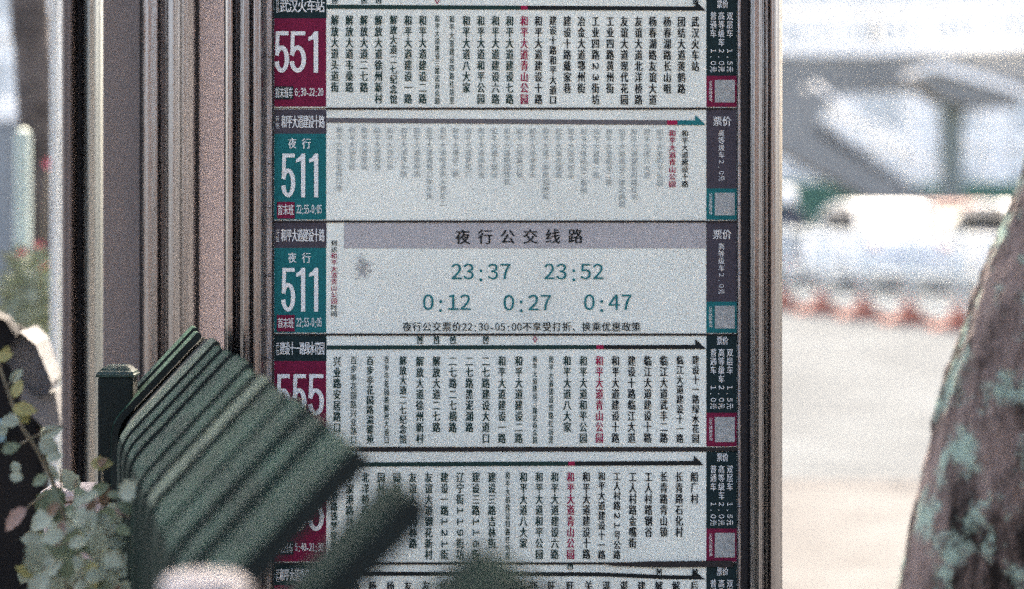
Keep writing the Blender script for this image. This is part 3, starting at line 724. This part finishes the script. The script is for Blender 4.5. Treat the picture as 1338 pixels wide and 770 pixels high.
def crown(root, c, rad, n, m, size, seed, name='crown'):
    rnd = random.Random(seed); vs = []; fs = []
    clumps = []
    for i in range(70):
        while True:
            p = Vector((rnd.uniform(-1,1), rnd.uniform(-1,1), rnd.uniform(-1,1)))
            if .3 < p.length < 1: break
        clumps.append((Vector((p.x * rad[0], p.y * rad[1], p.z * rad[2])) + Vector(c), rnd.uniform(.22, .5)))
    for i in range(n):
        cc, cr = clumps[rnd.randrange(len(clumps))]
        p = cc + Vector((rnd.gauss(0, 1), rnd.gauss(0, 1), rnd.gauss(0, .7))) * cr
        d = Vector((rnd.gauss(0, 1), rnd.gauss(0, 1), rnd.gauss(-.3, .6))).normalized(); s_ = d.cross(Vector((rnd.random(), rnd.random(), 1))).normalized()
        L_ = size * rnd.uniform(.6, 1.2); k = len(vs)
        vs += [p, p + d * L_ * .5 + s_ * L_ * .3, p + d * L_, p + d * L_ * .5 - s_ * L_ * .3]; fs.append((k, k+1, k+2, k+3))
    b = MB(); b.v = vs; b.f = fs
    o = b.build(name, m, root); o['kind'] = 'stuff'; return o
M_crown = mat('crown_leaf', (.05, .085, .035), .55, var=.4, scale=2)
Zr = 5.4
tr = empty('street_tree', (gx(1290, Zr), Zr, 0), 'leaning street tree trunk with lichen patches on rough grey bark beside the road', 'tree')
P = [at(1262, 1200, Zr), at(1285, 950, Zr), at(1312, 770, Zr), at(1342, 600, Zr), at(1364, 500, Zr), at(1406, 370, Zr), at(1452, 230, Zr), at(1545, -60, Zr), at(1600, -500, Zr)]
P[0].z = -.05
wpx = [420, 310, 272, 258, 246, 232, 226, 205, 170]
M_lb = lichen_bark()
bark_trunk(P, [x * Zr / F / 2 for x in wpx], 'trunk', M_lb, tr, 96, .013, 3, 26)
top = P[-1]
for i, (dx, dy, dz) in enumerate(((-2.2, -1.6, 1.6), (.6, -2.4, 2.0), (-1.4, .6, 2.4), (1.6, .4, 2.2), (-3.2, -2.6, 1.9))):
    bark_trunk([top - Vector((0, 0, .25)), top + Vector((dx * .3, dy * .3, dz * .45)), top + Vector((dx, dy, dz))], [.12, .08, .03], 'limb', M_bark, tr, 10, .01, i, 5)
crown(tr, (top.x - 1.2, top.y - 2.4, top.z + 2.3), (3.6, 3.4, 1.5), 15000, M_crown, .17, 5)
# background tree at left
Zl = 9.5
tl = empty('roadside_tree', (gx(45, Zl), Zl, 0), 'slim blurred tree trunk behind the pale poles by the flower bed', 'tree')
P = [at(52, 790, Zl), at(54, 500, Zl), at(53, 300, Zl), at(48, 180, Zl), at(42, 60, Zl), at(36, -60, Zl), at(20, -400, Zl), at(10, -900, Zl)]
P[0].z = -.05
bark_trunk(P, [x * Zl / F / 2 for x in (62, 52, 46, 46, 50, 52, 48, 36)], 'trunk', mat('dark_bark', (.045, .038, .036), .95, scale=8, col2=(.12, .105, .10), thr=(.4, .65), bump=.8, bscale=30), tl, 24, .012, 9, 8)
for i, (dx, dy, dz) in enumerate(((-1.2, -.4, 1.2), (1.0, .5, 1.4), (.2, -.9, 1.6))):
    bark_trunk([P[-1] - Vector((0, 0, .2)), P[-1] + Vector((dx * .4, dy * .4, dz * .5)), P[-1] + Vector((dx, dy, dz))], [.06, .04, .02], 'limb', M_bark, tl, 8, .006, i, 4)
crown(tl, (P[-1].x, P[-1].y, P[-1].z + 1.6), (1.8, 1.8, 1.3), 5000, M_crown, .16, 8)
# flower bed shrub with pink blossoms
Zf = 8.2
fb = empty('flower_shrub', (gx(35, Zf), Zf, 0), 'out of focus green shrub with pink blossoms below the slim tree trunk', 'shrub')
rnd = random.Random(12)
b = MB()
for i in range(1500):
    a = rnd.gauss(40, 20); y = rnd.uniform(330, 640); 
    if abs(a - 40) > 12 + (y - 320) * .55: continue
    p = at(a, y, Zf + rnd.uniform(-.25, .25)); d = Vector((rnd.gauss(0,1), rnd.gauss(0,1), rnd.gauss(0,1))).normalized(); s_ = d.cross(Vector((rnd.random(), 1, .3))).normalized(); L_ = rnd.uniform(.03, .06); k = len(b.v)
    b.add([p, p + d*L_*.5 + s_*L_*.3, p + d*L_, p + d*L_*.5 - s_*L_*.3], [(0,1,2,3)])
o = b.build('foliage', mat('shrub_leaf', (.13, .16, .10), .55, col2=(.22, .25, .18), thr=(.4, .6), scale=6), fb); o['kind'] = 'stuff'
for i in range(5):
    MB().tube([Vector((gx(38 + i * 2, Zf), Zf, -.02)), at(25 + i * 9, 560, Zf), at(20 + i * 11, 400, Zf)], [.012, .008, .004], 6).build('stem', M_stem, fb, True)
M_pink = mat('blossom_pink', (.55, .12, .17), .6, var=.2, scale=30)
for x, y in ((64, 214), (52, 322), (31, 332), (72, 366), (58, 352)):
    c = at(x, y, Zf); b = MB()
    for k in range(7):
        a = k * .9; d = Vector((math.cos(a), -.5, math.sin(a))); s_ = Vector((-math.sin(a), 0, math.cos(a)))
        b.add([c, c + d*.010 + s_*.008, c + d*.022, c + d*.010 - s_*.008], [(0,1,2,3)])
    b.build('blossom', M_pink, fb)
MB().tube([at(40, 420, Zf), at(55, 320, Zf), at(64, 214, Zf)], [.005, .004, .003], 6).build('stem', M_stem, fb, True)

# pale poles at left
def pole(px, Z, r, ytop, m, label):
    b = MB().lathe((gx(px, Z), Z, 0), [(r * 2.2, 0), (r * 2.2, .02), (r * 1.05, .03), (r, .05), (r, zz(ytop, Z) - r), (r * .8, zz(ytop, Z) - r * .3), (r * .3, zz(ytop, Z))], 18)
    return tag(b.build('pole', m, None, 'auto'), label, 'pole')
pole(30, 8.9, .028, 168, mat('pale_green_paint', (.36, .44, .40), .5, var=.08, scale=6), 'short pale green pole standing by the flower shrub')
pole(72.5, 6.4, .0125, -700, mat('pale_grey_paint', (.55, .58, .57), .4, var=.08, scale=6), 'tall thin pale grey pole next to the steel shelter frame')

# ---------------------------------------------------------------- road barrier sections
A0 = Vector((gx(1025, 36.4), 36.4, -.125)); A1 = Vector((gx(1262, 30.6), 30.6, -.125)); st_ = (A1 - A0) / 4.1
def barrier(p, q, idx, label):
    root = empty('road_barrier', p, label, 'barrier', 'barrier sections along the road')
    d = (q - p); n_ = Vector((-d.y, d.x, 0)).normalized()
    up = Vector((0, 0, 1))
    MB().tube([p + up * .02, p + up * 1.22], .045, 10).build('post', M_galv, root, True)
    for h in (.22, .62, 1.12): MB().tube([p + d * .02 + up * h, p + d * .98 + up * h], .026, 8).build('rail', M_galv, root, True)
    for k in range(1, 11):
        f = p + d * (k / 11.); MB().tube([f + up * .23, f + up * 1.11], .013, 6).build('bar', M_galv, root, True)
    e = d.normalized()
    for s in (1,):
        b = MB(); hh = [(-.36, 0), (.36, 0), (.34, .04), (.12, .11), (.075, .26), (-.075, .26), (-.12, .11), (-.34, .04)]
        b.ring_loft([[p + (e * .5 + n_ * .85).normalized() * a + up * z - e * .10 for a, z in hh], [p + (e * .5 + n_ * .85).normalized() * a + up * z + e * .10 for a, z in hh]])
        b.build('foot', M_rust, root)
    return root
BL = {-1: 'grey road barrier section reaching behind the bus route board', 0: 'grey road barrier section nearest the steel post of the route board', 1: 'second grey road barrier section from the route board post',
      2: 'third grey road barrier section from the route board post', 3: 'fourth grey road barrier section from the route board post', 4: 'grey road barrier section next to the leaning tree trunk', 5: 'grey road barrier section passing behind the leaning tree trunk'}
for i in range(-1, 6): barrier(A0 + st_ * i, A0 + st_ * (i + 1), i, BL[i])

# ---------------------------------------------------------------- cars
def make_car(loc, rz, label, paint):
    root = empty('parked_car', loc, label, 'car', None)
    root.rotation_euler = (0, 0, rz); ORG[root] = Vector((0, 0, 0))
    def loft(name, secs, m, p=root):
        rings = []
        for y, z0, z1, hw, htop in secs:
            rings.append([(-hw*.96, y, z0), (hw*.96, y, z0), (hw, y, z0 + (z1-z0)*.35), (hw*.985, y, z0 + (z1-z0)*.7), (htop, y, z1 - .01), (htop*.8, y, z1), (-htop*.8, y, z1), (-htop, y, z1 - .01), (-hw*.985, y, z0 + (z1-z0)*.7), (-hw, y, z0 + (z1-z0)*.35)])
        return MB().ring_loft(rings).build(name, m, p, 'auto')
    body = loft('body', [(-2.25, .38, .70, .70, .66), (-2.18, .28, .88, .82, .76), (-1.7, .22, .98, .88, .80), (-.6, .20, .98, .90, .82), (.6, .20, .95, .90, .82), (1.2, .22, .90, .89, .80), (1.9, .26, .78, .86, .74), (2.15, .30, .66, .80, .68), (2.22, .38, .56, .70, .6)], paint)
    cab = loft('cabin', [(-1.95, .90, .97, .74, .70), (-1.35, .92, 1.42, .76, .60), (-.9, .92, 1.48, .77, .60), (.2, .92, 1.47, .77, .60), (.6, .90, 1.36, .76, .60), (1.25, .86, .93, .74, .70)], M_glass)
    loft('roof', [(-1.42, 1.39, 1.43, .63, .58), (-.9, 1.44, 1.50, .64, .58), (.2, 1.43, 1.49, .64, .58), (.62, 1.33, 1.375, .64, .59)], paint, body)
    for s in (-1, 1):
        for a, b_ in (((-1.92, .95), (-1.38, 1.42)), ((.58, 1.37), (1.22, .92)), ((-.4, 1.48), (-.45, .95))):
            MB().tube([(s*.755 if a[1] < 1.2 else s*.64, a[0], a[1]), (s*.755 if b_[1] < 1.2 else s*.64, b_[0], b_[1])], .035, 6).build('pillar', paint, body)
        for wy in (-1.35, 1.38):
            wl = MB().ring_loft([[(s*(.80+h), wy + r*math.cos(a), .32 + r*math.sin(a)) for a in [k*2*math.pi/20 for k in range(20)]] for r, h in ((.2,-.1),(.30,-.1),(.32,-.06),(.32,.06),(.30,.09),(.2,.09))]).build('wheel', M_rubber, root, 'auto')
            MB().ring_loft([[(s*(.80+h), wy + r*math.cos(a), .32 + r*math.sin(a)) for a in [k*2*math.pi/16 for k in range(16)]] for r, h in ((.02,.10),(.19,.085),(.20,-.02))]).build('rim', M_galv, wl, 'auto')
        MB().rbox((s*.62-.13, -2.27, .70), (s*.62+.13, -2.12, .82), .03).build('tail_light', mat('tail_red', (.35, .02, .03), .25), root)
        MB().rbox((s*.60-.16, 2.02, .56), (s*.60+.16, 2.20, .68), .04).build('headlight', M_galv, root)
        MB().rbox((s*.98-.09, .72, .95), (s*.98+.09, .82, 1.07), .03).build('door_mirror', paint, root)
    MB().rbox((-.24, -2.275, .56), (.24, -2.255, .68), .004).build('number_plate', mat('plate_blue', (.02, .06, .2), .5), root)
    return root
M_pinkp = mat('pale_rose_paint', (.20, .12, .115), .7, spec=.1)
rz = math.atan2(-(A0 - A1).x, (A0 - A1).y)
make_car((gx(1138, 45), 45, -.125), rz - .12, 'white saloon car behind the road barrier beside the overpass stair foot', M_wpaint)
make_car((gx(1322, 44), 44, -.125), rz - .05, 'white car between the overpass column and the leaning tree trunk', M_wpaint)
make_car((gx(1228, 50), 50, -.125), rz - .05, 'pale rose car waiting between the two white cars', M_pinkp)

# ---------------------------------------------------------------- rider on a scooter just beside the sign post
Zm = 39.0; mx_ = gx(1026, Zm)
sc2 = empty('motor_scooter', (mx_, Zm, -.125), 'small black motor scooter ridden behind the road barrier', 'scooter')
make_scooter(sc2, (mx_, Zm, -.125))
per = empty('person', (mx_, Zm - .25, -.125), 'person in dark clothes and white helmet riding the scooter behind the barrier', 'person')
def skin(name, joints, edges, m, parent):
    me = bpy.data.meshes.new(name); me.from_pydata([Vector(j[0]) - ORG[parent] for j in joints], edges, []); me.materials.append(m)
    o = bpy.data.objects.new(name, me); COL.objects.link(o); o.parent = parent
    md = o.modifiers.new('skin', 'SKIN'); sv_ = me.skin_vertices[0].data if me.skin_vertices else None
    if sv_ is None:
        bm = bmesh.new(); bm.from_mesh(me); bm.verts.layers.skin.verify(); bm.to_mesh(me); bm.free(); sv_ = me.skin_vertices[0].data
    for v, j in zip(sv_, joints): v.radius = (j[1], j[1] * j[2])
    sv_[0].use_root = True
    s = o.modifiers.new('sub', 'SUBSURF'); s.levels = 2; s.render_levels = 2
    return o
g = lambda x, y, z: (mx_ + x, Zm + y, z - .125)
J = [(g(0,-.32,.86), .15, 1), (g(0,-.30,1.05), .15, .8), (g(0,-.26,1.28), .17, .7), (g(0,-.22,1.43), .065, 1), (g(0,-.19,1.54), .095, 1), (g(0,-.18,1.62), .07, 1),
     (g(.19,-.24,1.34), .065, 1), (g(.30,-.08,1.13), .05, 1), (g(.34,.22,1.05), .036, 1), (g(.345,.29,1.05), .03, 1), (g(-.19,-.24,1.34), .065, 1), (g(-.30,-.08,1.13), .05, 1), (g(-.34,.22,1.05), .036, 1), (g(-.345,.29,1.05), .03, 1),
     (g(.11,-.28,.84), .10, 1), (g(.16,.12,.80), .075, 1), (g(.14,.16,.42), .05, 1), (g(.14,.28,.36), .04, 1), (g(-.11,-.28,.84), .10, 1), (g(-.16,.12,.80), .075, 1), (g(-.14,.16,.42), .05, 1), (g(-.14,.28,.36), .04, 1)]
E = [(0,1),(1,2),(2,3),(3,4),(4,5),(2,6),(6,7),(7,8),(8,9),(2,10),(10,11),(11,12),(12,13),(0,14),(14,15),(15,16),(16,17),(0,18),(18,19),(19,20),(20,21)]
skin('body', J, E, mat('dark_cloth', (.03, .035, .05), .8, var=.2, scale=20), per)
hc = Vector(g(0, -.19, 1.60)); b = MB()
b.lathe(hc, [(.135, -.10), (.145, -.04), (.142, .04), (.12, .10), (.07, .14), (.005, .155)], 20)
b.build('helmet', M_wpaint, per, True)

# ---------------------------------------------------------------- overpass
M_deck = mat('overpass_concrete', (.215, .215, .205), .85, var=.1, scale=.5)
M_par = mat('parapet_white', (.84, .82, .78), .7, var=.05, scale=1)
M_colg = mat('column_paint', (.17, .20, .185), .6, var=.1, scale=1.5)
Zo = 70.0
ov = empty('footbridge', (gx(1243, Zo), Zo, 0), 'grey pedestrian overpass on a round column with a sloping stair and pale parapets', 'bridge')
ovz = lambda y: zz(y, Zo)
ox = lambda x: gx(x, Zo)
# main deck, running left to right then bending back
MB().prism([(ox(300), Zo - .5), (ox(1142), Zo - .5), (ox(1345), Zo - 4.5), (ox(1500), Zo - 6), (ox(1500), Zo - 2), (ox(1345), Zo - .6), (ox(1142), Zo + 2.6), (ox(300), Zo + 2.6)], ovz(118), ovz(72)).build('deck', M_deck, ov)
for i, (a, b_) in enumerate((((ox(300), Zo - .5), (ox(1142), Zo - .5)), ((ox(1142), Zo - .5), (ox(1345), Zo - 4.5)))):
    n_ = 12
    va, vb = Vector((*a, 0)), Vector((*b_, 0)); d = (vb - va)
    MB().ring_loft([[va + Vector((0, dy, z)) for dy, z in ((-.12, ovz(74)), (.12, ovz(74)), (.12, ovz(60)), (-.12, ovz(60)))], [vb + Vector((0, dy, z)) for dy, z in ((-.12, ovz(74)), (.12, ovz(74)), (.12, ovz(60)), (-.12, ovz(60)))]]).build('parapet', M_par, ov)
    MB().tube([va + Vector((0, 0, ovz(22))), vb + Vector((0, 0, ovz(22)))], .06, 8).build('handrail', M_par, ov, True)
    k = 14 if i else 40
    for j in range(k + 1):
        p = va + d * (j / k); MB().tube([p + Vector((0, 0, ovz(60))), p + Vector((0, 0, ovz(22)))], .05 if j % 4 else .12, 6).build('baluster', M_par, ov)
# column with flared crosshead
cxx, cyy = ox(1243), Zo - 3.6
Zc = cyy
MB().lathe((gx(1243, Zc), Zc, 0), [(.40, -.02), (.40, .3), (.315, .34), (.315, zz(160, Zc)), (.33, zz(130, Zc))], 20).build('column', M_colg, ov, 'auto')
ch = [(1192, 112), (1194, 101), (1212, 96), (1320, 128), (1322, 140), (1290, 141), (1262, 140), (1228, 134), (1212, 124)]
MB().prism_y([(gx(a, Zc), zz(b_, Zc)) for a, b_ in ch], Zc - 1.3, Zc + 1.3).build('crosshead', M_deck, ov)
MB().prism_y([(gx(a, Zc), zz(b_, Zc)) for a, b_ in [(1190, 101), (1212, 95), (1330, 130), (1330, 120), (1214, 84), (1188, 92)]], Zc - 1.45, Zc + 1.4).build('coping', M_par, ov)
# stair flight sloping down to the right, with solid underside, steps and a landing block
sf = [(1000, 119), (1140, 119), (1108, 124), (1084, 134), (1068, 148), (1060, 164), (1064, 178), (1205, 266), (1240, 297), (1196, 297), (1150, 270), (1045, 214), (1000, 190)]
Zst = Zo - 6
MB().prism_y([(gx(a, Zst), zz(b_, Zst)) for a, b_ in sf], Zst - 1.1, Zst + 1.1).build('stair_flight', M_deck, ov)
for j in range(16):
    a = 1066 + j * 10.4; y = 166 + j * 7.3
    MB().box((gx(a, Zst), Zst - 1.05, zz(y + 6, Zst)), (gx(a + 11, Zst), Zst + 1.05, zz(y - 4, Zst))).build('step', M_deck, ov)
for s in (-1.08, 1.08):
    MB().tube([(gx(1056, Zst), Zst + s, zz(112, Zst)), (gx(1220, Zst), Zst + s, zz(228, Zst))], .05, 8).build('handrail', M_par, ov, True)
    for j in range(9):
        t = j / 8.; MB().tube([(gx(1056 + 164*t, Zst), Zst + s, zz(112 + 116*t, Zst)), (gx(1056 + 164*t, Zst), Zst + s, zz(165 + 116*t, Zst))], .014, 6).build('baluster', M_par, ov)

# ---------------------------------------------------------------- green site hoarding and far buildings
hd = empty('hoarding', (gx(1110, 76), 76, -.02), 'dark green hoarding of ribbed panels behind the stair of the overpass', 'hoarding')
M_hoard = mat('hoarding_green', (.035, .12, .095), .6, var=.12, scale=1)
for i in range(16):
    xa = gx(1000, 76) + i * 1.0
    MB().rbox((xa + .01, 76 - (.03 if i % 2 else 0), -.02), (xa + .99, 76.06, zz(238, 76)), .01).build('panel', M_hoard, hd)
def facade(name, x0, x1, Z, h, label, cols, rows, fl, wallm, depth=10, win=(.55, .6), pil=True, z0=1.0):
    root = empty(name, ((x0 + x1) / 2, Z, -.02), label, 'building')
    MB().box((x0, Z, -.02), (x1, Z + depth, h)).build('wall', wallm, root)
    cw = (x1 - x0) / cols
    for i in range(cols):
        for j in range(rows):
            xc = x0 + cw * (i + .5); zb = z0 + j * fl; wh = fl * win[1]; ww = cw * win[0]
            wd = MB().box((xc - ww/2, Z - .04, zb), (xc + ww/2, Z + .02, zb + wh)).build('window', M_par, root)
            MB().box((xc - ww/2 + .08, Z - .055, zb + .08), (xc - .03, Z - .041, zb + wh - .08)).build('pane', M_winp, wd)
            MB().box((xc + .03, Z - .055, zb + .08), (xc + ww/2 - .08, Z - .041, zb + wh - .08)).build('pane', M_winp, wd)
    if pil:
        for i in range(cols + 1):
            xc = x0 + cw * i; MB().box((xc - .35, Z - .5, -.02), (xc + .35, Z - .001, h - .3)).build('pilaster', M_par, root)
    for j in range(rows + 1):
        z = z0 - .55 + j * fl
        if .3 < z < h: MB().box((x0 - .2, Z - .25, z), (x1 + .2, Z - .003, z + .35)).build('string_course', M_par, root)
    MB().box((x0 - .4, Z - .8, h), (x1 + .4, Z + depth + .4, h + .5)).build('cornice', M_par, root)
    return root
M_winp = mat('far_window', (.52, .53, .51), .4, var=.2, scale=.5)
facade('office_building', gx(900, 120), gx(1700, 120), 120, 17, 'white multi storey building with tall pilasters behind the overpass', 8, 5, 3.3, M_wall)
facade('low_building', gx(-700, 90), gx(420, 90), 90, 11, 'pale low building behind the slim tree trunk and pole', 9, 3, 3.3, M_wall, pil=False)
gw = empty('grey_wall', (gx(-20, 30), 30, -.125), 'plain grey panelled wall with white coping behind the pale green pole', 'wall')
M_gw = mat('wall_grey', (.20, .215, .22), .8, var=.1, scale=1.0)
for i in range(8):
    xa = gx(-330, 30) + i * .62
    MB().rbox((xa + .006, 30, -.13), (xa + .614, 30.12, zz(158, 30)), .01).build('panel', M_gw, gw)
MB().rbox((gx(-335, 30), 29.95, zz(158, 30)), (gx(30, 30), 30.17, zz(132, 30)), .02).build('coping', M_par, gw)

# ---------------------------------------------------------------- unseen brick houses, added to shape reflections in the steel posts
M_added_brick = mat('added_brick', (.10, .062, .052), .85, var=.2, scale=6, bump=.3, bscale=40)
def reflected_house(x0, x1, y, h, label):
    root = empty('added_house', ((x0 + x1) / 2, y, 0), label, 'house')
    MB().box((x0, y - 7, -.01), (x1, y, h)).build('wall', M_added_brick, root)  # wall of the added house
    n = int((x1 - x0) / 2.2); cw = (x1 - x0) / n
    for i in range(n):
        for j in range(3):
            xc = x0 + cw * (i + .5); zb = .9 + j * 2.9
            wd = MB().box((xc - .6, y - .02, zb), (xc + .6, y + .05, zb + 1.5)).build('window', M_greend, root)
            MB().box((xc - .54, y + .051, zb + .06), (xc + .54, y + .06, zb + 1.44)).build('pane', M_glass, wd)
    MB().box((x0 - .2, y - 7.2, h), (x1 + .2, y + .3, h + .3)).build('roof', M_gasket, root)
reflected_house(-26, -4.4, -15, 9.2, 'added dark brick house shaping steel reflections, left of the open gap')
reflected_house(2.8, 25, -15, 9.2, 'added dark brick house shaping steel reflections, right of the open gap')
